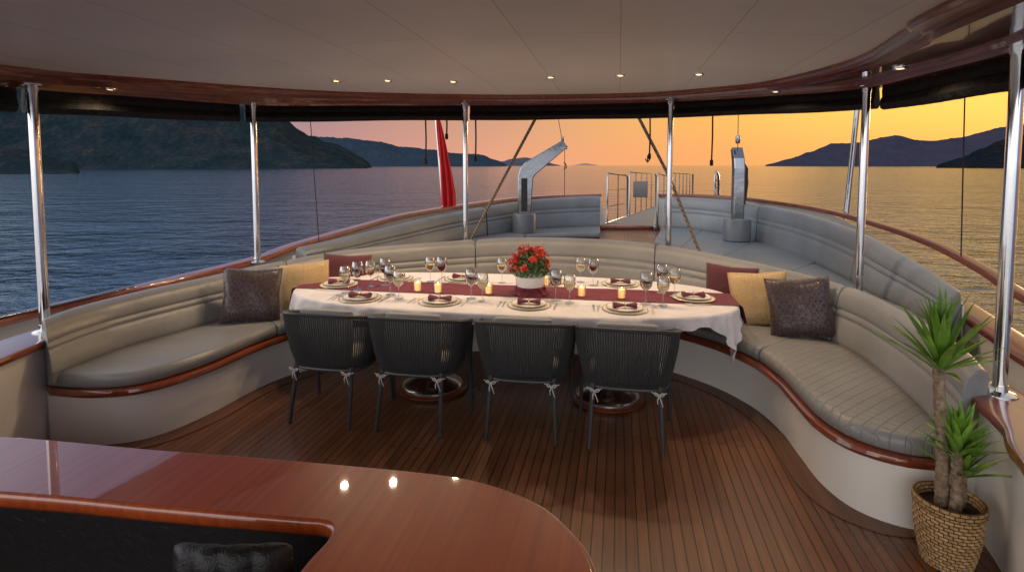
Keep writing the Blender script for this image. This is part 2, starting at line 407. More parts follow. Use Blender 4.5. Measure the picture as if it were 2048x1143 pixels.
mk('deck', ([(x, y, 0) for x, y in dk], [tuple(range(len(dk)))]), M_TEAK, kind='structure', smooth=False)
inn = [(-2.42,5.85),(-1.75,6.02),(-.92,6.4),(0,6.6),(.95,6.4),(1.68,5.98),(2.3,5.35),(2.72,4.65),(2.9,3.6)]
out = [(-2.5,6.2),(-1.95,7.3),(-1.4,8.1),(-.3,9.5),(1.7,10.35),(2.75,10.25),(3.75,9.2),(3.8,6),(3.15,3.6)]
rg = []
for i in range(65):
    a = CR(inn, i/8); b = CR(out, i/8)
    rg.append([(a[0], a[1], .40), (a[0], a[1], .645), (b[0], b[1], .645)])
mk('stern_deck', loft(rg, False), M_TEAK, kind='structure', ang=30)
mk('margin_plank', sweep(lambda Ln, top: [(.06, .001), (-.10, .001), (-.10, .006), (.06, .006)], 0, 19, 14, 0), M_TEAKM, kind='structure')

P = [CR(HULLP, i/8) for i in range((len(HULLP)-1)*8+1)]
rz = []
zt = [CR([(p[2],) for p in RAIL]+[(1.29,),(1.3,),(1.3,),(1.29,),(1.27,),(1.10,),(.86,),(.78,),(.74,),(.73,),(.72,)], i/8)[0] for i in range(len(P))]
cx, cy = -.4, 4
for (x, y), z in zip(P, zt):
    if 1.75 < x < 2.65 and y > 9.5: z = .62
    rz.append([(x, y, z-.02), (x+.03*(x-cx)*.2, y, .2), (x-.06*(x-cx), y, -.9), (x-.22*(x-cx), y-.02*(y-cy), -1.9)])
mk('hull', loft(rz, False), M_HULL, label='white painted wooden hull side of the gulet', cat='hull', kind='structure')

def railcap(name, path, w, h, m=None, **kw):
    S = smoothpath(path, 8); rings = []
    for i, p in enumerate(S):
        a = Vector(S[max(0, i-1)][:2]); b = Vector(S[min(len(S)-1, i+1)][:2]); t = (b-a).normalized(); nn = Vector((t.y, -t.x))
        ring = []
        for s, z in ((-1,-.5),(-1.0,.1),(-.85,.42),(-.5,.52),(.5,.52),(.85,.42),(1.0,.1),(1,-.5)):
            ring.append((p[0]+nn.x*s*w/2, p[1]+nn.y*s*w/2, p[2]+z*h))
        rings.append(ring)
    return mk(name, loft(rings), m or M_MAH, **kw)
railcap('cap_rail', RAIL, .17, .055, label='varnished mahogany cap rail sweeping up to the stern', cat='rail')
railcap('cap_rail', RAILR, .085, .05, M_MAHR, label='varnished mahogany handrail curving round the stern quarter', cat='rail')
railcap('bulwark_cap', [(3.38,4.1,.80),(3.10,3.35,.77),(2.90,2.76,.75),(2.45,.5,.73),(2.0,-2,.73)], .20, .05, M_MAHR, label='mahogany bulwark cap beside the open rail', cat='rail')
mk('bulwark', loft([[(x, y, 0), (x, y, z)] for x, y, z in smoothpath([(3.32,4.2,.78),(3.03,3.35,.75),(2.83,2.76,.73),(2.38,.5,.71),(1.93,-2,.71)])], False), M_CREAM, kind='structure')
for x, y in ((3.33,3.62),(3.16,3.0),(2.98,2.2)):
    mk('rail_stanchion', tube([(x, y, .77), (x, y, .98)], .016, 12), M_CHROME, label='short polished steel stanchion under the handrail', cat='stanchion', group='handrail stanchions')
mk('rail_strip', tube([(-3.72,3.86,.755),(-3.52,4.25,.77),(-3.28,4.72,.80)], .022, 10, .5), M_STEEL, label='polished steel chafe strip lying on the cap rail', cat='rail strip')

def sidewall(inner, outer, z, lab):
    I = smoothpath(inner); O = smoothpath(outer); r = []; w = []
    for a, b in zip(I, O):
        d = (Vector(b)-Vector(a)).normalized()
        f = lambda s: (a[0]+d.x*s, a[1]+d.y*s)
        r.append([(*f(.0), z-.06), (*f(-.02), z-.05), (*f(-.03), z-.025), (*f(-.02), z-.004), (*f(.01), z), (b[0], b[1], z), (b[0], b[1], z-.06)])
        w.append([(*f(.03), 0), (*f(.03), z-.05), (*f(.10), z-.05), (*f(.10), 0)])
    root = mk('side_bulwark', loft(w), M_CREAM, label=lab, cat='bulwark')
    mk('mahogany_cap', loft(r), M_MAH, root)
sidewall([(-3.12,3.70),(-3.10,3.5),(-3.08,3.25),(-3.06,2.9),(-3.12,2.3),(-3.4,0),(-3.6,-1.5)], [(-3.34,3.85),(-3.36,3.66),(-3.38,3.4),(-3.42,2.9),(-3.5,2.3),(-3.8,0),(-4.0,-1.5)], .70, 'cream side bulwark with varnished mahogany cap by the dark table')
sidewall([(2.34,2.78),(2.30,2.62),(2.20,2.38),(2.05,2.15),(1.90,1.7),(1.6,0),(1.35,-1.5)], [(2.62,2.90),(2.58,2.70),(2.48,2.44),(2.35,2.15),(2.2,1.7),(1.9,0),(1.65,-1.5)], .70, 'cream side bulwark with mahogany cap behind the potted yucca')

# ------------------------------------------------------------------ posts
POSTS = [(-3.245,3.76,.70,2.40),(-2.66,5.70,.84,2.50),(-.555,6.56,.42,2.58),(1.735,6.06,.42,2.57),(2.87,4.5,.64,2.50),(2.46,2.71,.70,2.45)]
for x, y, a, b in POSTS:
    v = join(tube([(0,0,0),(0,0,b-a)], .031, 20), lathe([(.075,0),(.075,.006),(.06,.014),(.036,.020),(.036,.05)], 24))
    v = join(v, lathe([(.036,b-a-.06),(.036,b-a-.02),(.06,b-a-.015),(.06,b-a)], 24))
    o = mk('roof_post', v, M_CHROME, label='polished stainless steel post holding up the roof', cat='post', group='steel roof posts'); o.location = (x, y, a)
o = mk('roof_post', tube([(0,0,0),(.14,.05,1.65)], .03, 14), M_STEEL, label='slim leaning steel pole outside the stern sofa', cat='post'); o.location = (4.02,6.6,1.2)

# ------------------------------------------------------------------ roof
C = [(-4.2,-.8,2.5),(-3.65,2.2,2.5),(-3.31,3.61,2.5),(-2.80,4.31,2.52),(-2.02,5.3,2.57),(-1.17,5.79,2.6),(-.13,6.07,2.62),(.7,6.02,2.62),(1.44,5.79,2.61),(2.0,5.21,2.59),(2.21,4.69,2.57),(2.24,3.70,2.55),(2.02,2.89,2.55),(1.85,2.38,2.55),(1.25,-.8,2.55)]
R = [(-4.4,-.8,2.38),(-3.80,2.2,2.38),(-3.42,3.62,2.37),(-3.12,4.62,2.41),(-2.74,5.86,2.47),(-1.75,6.45,2.53),(-.4,6.72,2.56),(.7,6.62,2.56),(1.82,6.22,2.55),(2.55,5.35,2.51),(2.97,4.5,2.47),(2.78,3.55,2.44),(2.58,2.72,2.41),(2.44,2.1,2.41),(1.85,-.8,2.41)]
Cs = smoothpath(C, 10); Rs = smoothpath(R, 10)
cen = Vector((-.7,2.4,2.66)); rings = []
for k in range(1, 9):
    f = k/8; rings.append([(cen.x+(p[0]-cen.x)*f, cen.y+(p[1]-cen.y)*f, cen.z+(p[2]-cen.z)*f*f) for p in Cs])
V, F = loft(rings, True, False)
V.append(tuple(cen)); nC = len(Cs)
for j in range(nC): F.append((len(V)-1, j, (j+1) % nC))
roof = empty('roof', label='curved cream panelled deck roof with stepped mahogany rim', cat='roof')
mk('ceiling', (V, F), M_CEIL, roof)
rr = []
for c, r in zip(Cs, Rs):
    c = Vector(c); r = Vector(r)
    def q(f, z): p = c.lerp(r, f); return (p.x, p.y, z)
    m1 = c.z*.6+r.z*.4
    rr.append([q(0,c.z+.02), q(0,c.z-.02), q(.03,c.z-.035), q(.06,c.z-.035), q(.10,c.z-.045), q(.105,c.z-.065), q(.16,c.z-.065), q(.165,m1-.04), q(.70,r.z+.045), q(.71,r.z+.02), q(.80,r.z+.02), q(.81,r.z-.0), q(.97,r.z-.0), q(.99,r.z+.01), q(1.04,r.z+.01), q(1.06,r.z+.02), q(1.08,r.z+.22), q(1.0,r.z+.28)])
mk('mahogany_rim', loft(rr, False), M_MAH, roof, ang=25)
top = [(p[0], p[1], 2.86) for i, p in enumerate(Rs)]
mk('roof_top', (top+[tuple((cen.x, cen.y, 3.0))], [(j, (j+1) % len(top), len(top)) for j in range(len(top))]), M_HULL, roof)
rt = [[(r[0]+(r[0]-cen.x)*.02, r[1]+(r[1]-cen.y)*.02, r[2]+.2), (r[0], r[1], 2.86)] for r in Rs]
mk('roof_fascia', loft(rt, False), M_HULL, roof)

def rpt(t): return CR(R, t)
def curtain(t0, t1, hgt):
    n = 60; rings = []
    for i in range(n+1):
        f = i/n; t = t0+(t1-t0)*f; p = rpt(t); c = Vector((p[0]-cen.x, p[1]-cen.y)).normalized()
        hh = hgt*(1+.02*sin(f*pi*3+t0)); ring = []
        e = min(1, min(f, 1-f)*14+.7)
        for a, (s, z) in enumerate(((-.03,0),(-.05,-.2),(-.045,-.45),(-.07,-.55),(-.085,-.78),(-.05,-.97),(.0,-1.02),(.05,-.95),(.075,-.75),(.06,-.5),(.04,-.2),(.03,0))):
            w = .004*sin(f*90+a*1.3+t0*3)+.003*sin(f*47+a)
            s2 = s*e+w
            ring.append((p[0]+c.x*(.05+s2), p[1]+c.y*(.05+s2), p[2]+.012+z*hh))
        rings.append(ring)
    return mk('rolled_curtain', loft(rings), M_CURT, label='rolled black canvas side curtain strapped under the roof rim', cat='curtain', group='rolled curtains under the roof')
for a, b in ((.6,2.15),(2.2,3.88),(3.93,5.86),(5.91,7.95),(7.99,9.95),(10.02,11.9),(12.0,13.6)):
    curtain(a, b, .17 if a < 10 else .18)

def downlight(x, y, z, en=44):
    root = mk('downlight', lathe([(.026,.0),(.027,-.006),(.040,-.008),(.043,-.003),(.043,.006),(.026,.006)], 24, ring=True), M_CHROME, label='small lit recessed downlight with steel bezel', cat='ceiling light', group='recessed downlights')
    root.location = (x, y, z)
    mk('lamp_lens', lathe([(.0005,-.002),(.026,-.002),(.026,.004),(.0005,.004)], 20), M_LAMP, root)
    ld = bpy.data.lights.new('downlight_beam', 'SPOT'); ld.energy = en; ld.color = (1,.73,.47); ld.spot_size = radians(155); ld.spot_blend = 1; ld.shadow_soft_size = .03
    lo = bpy.data.objects.new('downlight_beam', ld); lo.location = (0,0,-.02); link(lo); lo.parent = root
for x, y in ((-1.57,4.97),(-1.13,5.05),(-.55,5.19),(.345,4.98),(.94,4.83),(1.56,4.65)):
    f = sqrt((x-cen.x)**2+(y-cen.y)**2)
    ang = math.atan2(y-cen.y, x-cen.x); best = min(Cs, key=lambda p: abs(math.atan2(p[1]-cen.y, p[0]-cen.x)-ang))
    ff = f/sqrt((best[0]-cen.x)**2+(best[1]-cen.y)**2)
    downlight(x, y, cen.z+(best[2]-cen.z)*ff*ff-.004)
for t in (2.75, 9.35, 11.1):
    c = Vector(CR(C, t)); r = Vector(CR(R, t)); p = c.lerp(r, .45); m1 = c.z*.6+r.z*.4-.04
    zz = m1+(r.z+.045-m1)*((.45-.165)/(.70-.165))
    downlight(p.x, p.y, zz-.008, 6 if t < 5 else 20)

# ------------------------------------------------------------------ near lacquered table
o_out = [(-3.3,2.36,0),(-2.155,2.247,0),(-1.456,2.14,0),(-.816,2.05,0),(-.30,1.965,0),(-.08,1.895,0),(.085,1.785,0),(.185,1.64,0),(.232,1.49,0),(.24,1.2,0),(.22,.6,0)]
o_in = [(-.62,.6,0),(-.61,1.2,0),(-.60,1.46,0),(-.565,1.60,0),(-.57,1.655,0),(-.61,1.68,0),(-.70,1.69,0),(-1.2,1.755,0),(-1.77,1.83,0),(-3.3,1.98,0)]
outl = [(p[0], p[1]) for p in smoothpath(o_out, 8)] + [(p[0], p[1]) for p in smoothpath(o_in, 8)]
nn = len(outl)
def offset(o, d):
    r = []
    for i in range(nn):
        a = Vector(o[i-1]); b = Vector(o[(i+1) % nn]); t = (b-a).normalized(); r.append((o[i][0]+t.y*d, o[i][1]-t.x*d))
    return r
area = sum(outl[i][0]*outl[(i+1)%nn][1]-outl[(i+1)%nn][0]*outl[i][1] for i in range(nn))
sg = 1 if area < 0 else -1
ZT = .72; rings = []
for d, z in ((.03,-.06),(.008,-.055),(0,-.04),(0,-.018),(.004,-.007),(.012,0),(.016,0.)):
    rings.append([(x, y, ZT+z) for x, y in offset(outl, d*sg)])
tbl = empty('lounge_table', label='glossy mahogany lounge table with rounded end', cat='table')
V, F = loft(rings, True, False)
mk('table_top', (V, F), M_COUNTER, tbl, ang=60)
mk('table_surface', ([(x, y, ZT+.0002) for x, y in offset(outl, .0145*sg)], [tuple(range(nn))]), M_COUNTER, tbl, smooth=False)
M_INLAY = mat('pale_inlay', (.62,.42,.30), .3, 0, .6)
il = [(x, y) for x, y in offset(outl, -.002*sg)][:81]
mk('edge_inlay', tube([(x, y, ZT-.014) for x, y in il], .003, 6), M_INLAY, tbl)
mk('dark_backing_panel', loft([[(x, y-.10, 0), (x, y-.10, .66), (x, y-.14, .66), (x, y-.14, 0)] for x, y in [(p[0], p[1]) for p in smoothpath(o_out[:5], 4)]]), M_BLACK, tbl)  # added black panel to darken the space under the table
mk('cabinet_side', box((-.42,1.25,.33), (.34,1.1,.66), .02), M_BLACK, tbl)
mk('shade_sheet', box((-1.95,.62,.006), (2.9,2.6,.010)), M_DARK, kind='structure')  # added sheet, paints the shaded floor under the table black
M_LEATH = mat('soft_black_leather', (.010,.009,.0085), .40, 0, .0, Specular_IOR_Level=.3)
n_ = noise(M_LEATH, posvec(M_LEATH), 14, 5, .6, 1.6); bump(M_LEATH, n_, .6, .015)
ch = empty('leather_chair', (-.80,1.44,.011), label='black leather side chair pushed against the lounge table', cat='chair')
def padded(w, h, d, c, cols=3):
    rings = []
    for i in range(37):
        u = i/36*2-1; ring = []
        for j in range(28):
            b = 2*pi*j/28; cz = math.copysign(abs(sin(b))**.45, sin(b)); cy = math.copysign(abs(cos(b))**.8, cos(b))
            e = (1-abs(u)**5)**.5 if abs(u) < 1 else .02
            ch_ = .8+.4*abs(sin(pi*cols*(u+1)/2))
            ring.append((c[0]+u*w/2, c[1]+cy*d/2*max(.12,e)*ch_+.05*u*u, c[2]+cz*h/2*(.93+.07*e)-.02*u*u))
        rings.append(ring)
    return loft(rings)
mk('chair_back', padded(.34,.42,.085,(0,.02,.575),4), M_LEATH, ch)
mk('seat', box((0,.16,.42), (.38,.34,.10), .045), M_LEATH, ch)
for sx in (-1, 1):
    mk('leg', tube([(sx*.15,.04,.40),(sx*.17,.0,0)], [.016,.011], 8), M_BLACK, ch)
    mk('leg', tube([(sx*.15,.28,.38),(sx*.17,.31,0)], [.016,.011], 8), M_BLACK, ch)

# ------------------------------------------------------------------ dining table
TA = radians(-9.6); TC = Vector((-.05,4.75)); ux = Vector((cos(TA), sin(TA))); uy = Vector((-sin(TA), cos(TA)))
def tl(x, y):
    d = Vector((x, y))-TC; return d.dot(ux), d.dot(uy)
A, B, NE = 1.9, .75, 2.7
def se(a, s=1., ea=0.):
    c, d = cos(a), sin(a)
    return ((A+ea)*s*math.copysign(abs(c)**(2/NE), c), (B+ea)*s*math.copysign(abs(d)**(2/NE), d))
table = empty('dining_table', (TC.x, TC.y, 0), TA, label='long oval dining table on two polished pedestals', cat='table')
n = 120
mk('table_board', loft([[(*se(2*pi*j/n, 1, -.02), z) for j in range(n)] for z in (.715,.75)]), M_MAH, table)
for (wx, wy) in ((-.66,4.48),(.757,4.27)):
    a, b = tl(wx, wy)
    mk('pedestal', lathe([(.25,.030),(.25,.045),(.235,.062),(.17,.085),(.11,.11),(.08,.15),(.075,.20),(.075,.64),(.10,.68),(.22,.70),(.22,.714)], 40, (a, b, 0)), M_PED, table)
    mk('wooden_plinth', lathe([(.275,0.007),(.29,.012),(.29,.024),(.275,.029),(.0005,.029)], 40, (a, b, 0)), M_MAHR, table)
n = 360; rings = []
for k in range(0, 9):
    f = max(.02, k/8.); rings.append([(*se(2*pi*j/n, f*.985), .7545+.0006*sin(j*.7+k)) for j in range(n)])
def dropf(a):
    d = .085+.012*sin(3*a+1)
    for c, h, w in ((-.36,.24,.17),(pi+.35,.05,.4),(.4,.05,.3)):
        x = (a-c+pi) % (2*pi)-pi; d += h*math.exp(-(x/w)**2)
    return d
rings.append([(*se(2*pi*j/n, 1, -.004), .752) for j in range(n)])
rings.append([(*se(2*pi*j/n, 1, .006), .742) for j in range(n)])
for k in range(1, 11):
    f = k/10; ring = []
    for j in range(n):
        a = 2*pi*j/n; x, y = se(a, 1, .008)
        arc = a
        xx = (a+.36+pi) % (2*pi)-pi; g = math.exp(-(xx/.22)**2)
        w = (.020*sin(arc*21+1.2*sin(3*arc))+.012*sin(arc*47+2)+.014*sin(arc*9))*f**.8+.015*f + g*(.030*sin(arc*58+3*f)+.014*sin(arc*95-5*f))*f
        dr = dropf(a)*(1+.12*sin(arc*13+.7)+.08*sin(arc*29)+.10*g*sin(arc*61))
        nx, ny = x/A**1.6, y/B**1.2; ln = sqrt(nx*nx+ny*ny)
        ring.append((x+nx/ln*w, y+ny/ln*w, .742-dr*f))
    rings.append(ring)
cloth = empty('tablecloth', (TC.x, TC.y, 0), TA, label='white linen tablecloth draped over the oval table', cat='tablecloth')
mk('cloth', loft(rings, True, False), M_CLOTH, cloth, ang=80)
rn = []
hw = .215
xs = [-1.89+3.78*i/60 for i in range(61)]
rows = [(-1.93,.62),(-1.928,.66),(-1.92,.70),(-1.912,.745),(-1.90,.757)] + [(x, .759+.0012*sin(x*17)) for x in xs] + [(1.90,.757),(1.912,.745),(1.925,.70),(1.935,.66),(1.945,.61)]
for x, z in rows:
    rn.append([(x+(.012*sin(q*9) if z < .74 else 0), -hw+2*hw*q/14, z+.0015*sin(x*11+q*1.1)) for q in range(15)])
ro = mk('table_runner', loft(rn, False), M_RUN, smooth=True, ang=60, label='burgundy fabric runner laid along the table', cat='table runner')
ro.location = (TC.x, TC.y, 0); ro.rotation_euler = (0,0,TA)

zT = .7565
plates = [(-1.58,4.97,0),(1.49,4.46,0),(-1.25,4.47,1),(-.58,4.36,1),(.134,4.25,1),(.86,4.13,1),(-1.13,5.26,2),(-.48,5.24,2),(.33,5.12,2),(1.0,5.02,2)]
cp = None
for i, (x, y, side) in enumerate(plates):
    rz = TA + {0: 0, 1: 0, 2: pi}[side]
    if side == 0: rz = TA + (-pi/2 if x < 0 else pi/2)
    if cp is None:
        cp = mk('charger_plate', lathe([(.0005,0),(.12,0),(.168,.004),(.172,.006),(.168,.0075),(.12,.005),(.0005,.0045)], 48), M_CHARG, label='cream charger plate with gold rim on the tablecloth', cat='plate', group='charger plates')
        mk('gold_rim', lathe([(.164,.0068),(.1722,.0055),(.1735,.0065),(.1722,.0084),(.164,.0084)], 48, ring=True), M_GOLD, cp)
        pl = mk('dinner_plate', lathe([(.0005,.0),(.08,0),(.118,.010),(.140,.015),(.138,.0165),(.115,.0125),(.078,.004),(.0005,.004)], 48), M_PORC, label='white dinner plate with thin gold edge on a charger', cat='plate', group='dinner plates')
        mk('gold_edge', lathe([(.1350,.0160),(.1403,.0150),(.1410,.0160),(.1360,.0175)], 48, ring=True), M_GOLD, pl)
        rings = []
        for k in range(25):
            f = k/24*2-1; r1 = .013+.024*abs(f)**1.1; rings.append([(f*.088+.003*sin(j*2), r1*1.1*cos(2*pi*j/20)*(1+.12*sin(j*2.1+k*.2)), .022+r1*.6*sin(2*pi*j/20)*(1+.1*sin(j*1.7))) for j in range(20)])
        nk = mk('napkin', loft(rings), M_NAP, label='burgundy cloth napkin pinched in a gold ring on a plate', cat='napkin', group='napkins')
        mk('napkin_ring', tube([(0, .020*cos(2*pi*j/20), .022+.014*sin(2*pi*j/20)) for j in range(20)], .004, 8, 1.6, True), M_GOLD, nk)
        fo = [(-.003,-.10),(.003,-.10),(.005,-.03),(.003,.03),(.011,.048),(.012,.095),(.0085,.095),(.008,.06),(.004,.06),(.0018,.095),(-.0018,.095),(-.004,.06),(-.008,.06),(-.0085,.095),(-.012,.095),(-.011,.048),(-.003,.03),(-.005,-.03)]
        fk = mk('fork', extrude2d(fo, 0, .0025), M_SILV, label='polished steel fork beside a plate', cat='fork', group='forks')
        ko = [(-.006,-.11),(.006,-.11),(.007,-.02),(.005,0),(.010,.02),(.011,.09),(.004,.115),(-.003,.11),(-.004,0),(-.007,-.02)]
        kn = mk('knife', extrude2d(ko, 0, .0025), M_SILV, label='polished steel knife beside a plate', cat='knife', group='knives')
        a_, b_, c_, d_, e_ = cp, pl, nk, fk, kn; f2 = copy_thing(fk)
    else:
        a_, b_, c_, d_, e_, f2 = [copy_thing(q) for q in (cp, pl, nk, fk, kn, fk)]
    jr = random.uniform(-.12,.12)
    up = .006 if side == 0 else 0
    a_.location = (x, y, zT+up); b_.location = (x, y, zT+.0055+up); c_.location = (x, y, zT+.010+up); c_.rotation_euler = (0,0,rz+jr)
    if side == 0: c_.rotation_euler = (0,0,TA+.1)
    dx = Vector((cos(rz), sin(rz)))
    for ob, s in ((d_, -.20), (f2, -.235), (e_, .205)):
        ob.location = (x+dx.x*s, y+dx.y*s, zT+.001+up); ob.rotation_euler = (0,0,rz+random.uniform(-.06,.06))

G = [(-1.43,4.66,0),(-1.36,4.79,1),(-1.28,4.92,0),(-1.16,4.97,1),(-1.03,4.60,1),(-.93,4.46,0),(-.77,5.13,0),(-.65,5.04,1),(-.336,4.46,1),(-.236,4.37,0),(-.093,5.07,0),(.356,4.42,1),(.458,4.32,0),(.642,5.10,0),(.74,4.96,1),(1.06,4.30,1),(1.18,4.24,0),(1.28,4.66,1),(1.36,4.55,0)]
gm = {}
for x, y, red in G:
    if red not in gm:
        S = 1.20 if red else 1.12
        g = mk('wine_glass', lathe([(.0005,.0),(.034,.0),(.034,.002),(.006,.006),(.0038,.012),(.0036,.078),(.006,.088),(.022,.098),(.038,.118),(.0435,.145),(.041,.178),(.034,.208),(.0335,.2085),(.0402,.178),(.0427,.145),(.037,.1185),(.021,.099),(.0005,.093)] , 24), M_GLASS,
               label='stemmed glass of %s wine on the table' % ('red' if red else 'white'), cat='wine glass', group='wine glasses')
        prof = [(.0005,.0945),(.020,.100),(.0362,.120),(.0418,.145),(.0414,.156),(.0005,.156)] if red else [(.0005,.0945),(.020,.100),(.0362,.120),(.0418,.145),(.0005,.146)]
        mk('wine', lathe(prof, 24), M_RED if red else M_WHITEW, g)
        g.scale = (S, S, S); gm[red] = g
    else: g = copy_thing(gm[red])
    g.location = (x, y, zT+.001)
cd = None
for x, y in ((-.82,4.72),(-.635,4.66),(-.2,4.62),(.58,4.53),(.90,4.46),(.30,4.95)):
    if cd is None:
        cd = mk('candle_holder', lathe([(.0005,0),(.032,0),(.034,.004),(.036,.085),(.0345,.085),(.0325,.006),(.0005,.006)], 24), M_GLASS, label='frosted glass votive with a lit candle on the runner', cat='candle', group='lit votive candles')
        mk('candle', lathe([(.0005,.007),(.0315,.007),(.0335,.070),(.028,.074),(.0005,.068)], 24), M_WAX, cd)
        mk('flame', lathe([(.0005,.069),(.004,.073),(.0045,.078),(.002,.088),(.0004,.093)], 10), M_FLAME, cd); c0 = cd
    else: c0 = copy_thing(cd)
    c0.location = (x, y, zT+.006)

fx, fy = .155, 4.62
fl = empty('flower_arrangement', (fx, fy, zT+.006), label='red flowers in a white bowl tied with burgundy fabric', cat='flowers')
mk('bowl', lathe([(.0005,0),(.08,0),(.100,.03),(.122,.09),(.130,.155),(.123,.157),(.110,.10),(.0005,.10)], 40), M_PORC, fl)
mk('sash', lathe([(.110,.0),(.150,.006),(.135,.022),(.126,.045),(.129,.06),(.122,.068)], 60, fn=lambda r, z, a, k: r+.008*sin(a*9+k)+.004*sin(a*17-k*2)), M_RUN, fl)
rs = []
for k in range(14):
    f = k/13; rs.append([(-.05+.10*q/6+.02*f*(q-3), -.12-.06*f+.01*sin(q*1.9+k*.2), .055*(1-f)**1.3+.003) for q in range(7)])
mk('sash_tail', loft(rs, False), M_RUN, fl)
V, F = [], []; V2, F2 = [], []
def petalflower(c, r, nrm):
    nrm = nrm.normalized(); a = nrm.orthogonal().normalized(); b = nrm.cross(a)
    for k in range(5):
        t = 2*pi*k/5+random.random()*.4; d = a*cos(t)+b*sin(t); e = nrm.cross(d)
        i = len(V)
        V.extend([tuple(c), tuple(c+d*r*.6+e*r*.45+nrm*r*.25), tuple(c+d*r*1.1+nrm*r*random.uniform(.0,.5)), tuple(c+d*r*.6-e*r*.45+nrm*r*.25)])
        F.append((i, i+1, i+2, i+3))
clusters = []
for _ in range(36):
    a = random.random()*2*pi; e = math.acos(random.uniform(-.15,1)); clusters.append(Vector((sin(e)*cos(a), sin(e)*sin(a), cos(e)))*random.uniform(.8,1.15))
for d in clusters:
    c0 = Vector((0,0,.22))+Vector((d.x*.16, d.y*.16, d.z*.175))
    for _ in range(16):
        o_ = Vector((random.gauss(0,.014), random.gauss(0,.014), random.gauss(0,.013)))
        petalflower(c0+o_, random.uniform(.011,.018), d+o_*40)
for _ in range(1000):
    a = random.random()*2*pi; e = math.acos(random.uniform(-.3,1)); rr_ = random.uniform(.35,1.0)
    d = Vector((sin(e)*cos(a), sin(e)*sin(a), cos(e))); c0 = Vector((0,0,.21))+Vector((d.x*.17, d.y*.17, d.z*.16))*rr_
    s = random.uniform(.010,.022); nrm = (d+Vector((random.gauss(0,.5),)*3)).normalized(); p = nrm.orthogonal().normalized(); q_ = nrm.cross(p)
    i = len(V2); V2.extend([tuple(c0-p*s), tuple(c0+q_*s*.6), tuple(c0+p*s), tuple(c0-q_*s*.6)]); F2.append((i,i+1,i+2,i+3))
mk('blossoms', (V, F), M_FLOW, fl, smooth=False); mk('foliage', (V2, F2), M_FLEAF, fl, smooth=False)
st = []
for _ in range(14):
    a = random.random()*2*pi; r_ = random.uniform(.02,.13); st.append(tube([(r_*.6*cos(a), r_*.6*sin(a), .24), (r_*cos(a), r_*sin(a), .38+random.random()*.05)], .0018, 5))
mk('stems', join(*st), M_FLEAF, fl)

# ------------------------------------------------------------------ chairs
def upath(w, yb, yf, m=40, e=3.4):
    pts = []
    for i in range(m+1):
        a = pi+pi*i/m
        x = w*math.copysign(abs(cos(a))**(2/e), cos(a)); y = -abs(sin(a))**(2/e)*abs(yb)
        pts.append((x, y, abs(i/m*2-1)))
    L1 = [(-w, yf-(yf)*k/5, 1.) for k in range(5)]
    L2 = [(w, yf*(k+1)/5, 1.) for k in range(5)]
    P_ = L1+pts+L2
    S = [0.]
    for a, b in zip(P_[:-1], P_[1:]): S.append(S[-1]+sqrt((a[0]-b[0])**2+(a[1]-b[1])**2))
    out = []; j = 0
    for k in range(61):
        s = S[-1]*k/60
        while j < len(S)-2 and S[j+1] < s: j += 1
        f = (s-S[j])/max(1e-9, S[j+1]-S[j]); a, b = P_[j], P_[j+1]
        out.append((a[0]+(b[0]-a[0])*f, a[1]+(b[1]-a[1])*f, 0))
    return out
def chair(loc, rz):
    ch = empty('dining_chair', loc, rz, label='charcoal rope armchair with grey cushions at the table', cat='chair', group='rope dining chairs')
    topc = []
    T_ = upath(.345,-.30,.20); B_ = upath(.275,-.225,.16)
    for i, (x, y, f) in enumerate(T_):
        z = .805-.12*max(0, (y+.30)/.50)**1.1
        topc.append((x, y, z))
    bot = [(x, y, .395) for x, y, f in B_]
    mk('top_frame', tube(topc, .013, 8), M_FRAME, ch)
    mk('seat_frame', join(tube(bot, .014, 8), tube([bot[0], bot[-1]], .014, 8), box((0,-.02,.400), (.48,.34,.02), .008)), M_FRAME, ch)
    cords = []
    n = 88
    for i in range(n+1):
        f = i/n; k = f*(len(topc)-1)
        a = Vector(CR(topc, k)); b = Vector(CR(bot, k)); mid = a.lerp(b, .5); out_ = Vector((mid.x, mid.y, 0)).normalized()*.012
        cords.append(tube([a, a.lerp(b,.3)+out_, a.lerp(b,.7)+out_, b], .0060, 5))
    mk('woven_back', join(*cords), M_ROPEC, ch)
    for sx in (-1, 1):
        mk('leg', tube([(sx*.215,-.20,.42),(sx*.235,-.28,0)], [.019,.012], 10), M_FRAME, ch)
        mk('leg', tube([(sx*.34,.18,.66),(sx*.31,.20,.42),(sx*.32,.24,0)], [.014,.019,.012], 10), M_FRAME, ch)
        bx, by, bz = sx*.205, -.240, .385
        def lp(dx, dz):
            return tube([(bx+dx*.5*(1-cos(2*pi*k/12)), by-.020-.004*sin(k), bz+dz*.5*(1-cos(2*pi*k/12))+.009*sin(2*pi*k/12)) for k in range(13)], .0028, 6)
        tie = [lp(.034,.010), lp(-.032,.013),
               tube([(bx,by-.02,bz),(bx+.012,by-.026,bz-.035),(bx+.024,by-.024,bz-.070)], [.003,.004,.0025], 6),
               tube([(bx,by-.02,bz),(bx-.010,by-.026,bz-.028),(bx-.008,by-.025,bz-.055)], [.003,.004,.0025], 6),
               tube([(bx-.05,by-.004,bz+.014),(bx,by-.020,bz),(bx+.05,by-.004,bz+.012)], .0032, 6)]
        mk('cushion_tie', join(*tie), M_TIE, ch)
    mk('seat_cushion', box((0,0,.455), (.50,.40,.09), .04), M_SEATF, ch)
    mk('back_cushion', xf(box((0,0,0), (.42,.07,.34), .034), (0,-.17,.645), 0, 1, radians(-8)), M_SEATF, ch)
    return ch
c1 = chair((-1.31,4.07,0), TA-.05)
for x, y, r in ((-.665,3.96,-.02),(.10,3.85,.01),(.785,3.715,-.015)):
    copy_thing(c1, (x, y, 0), TA+r)

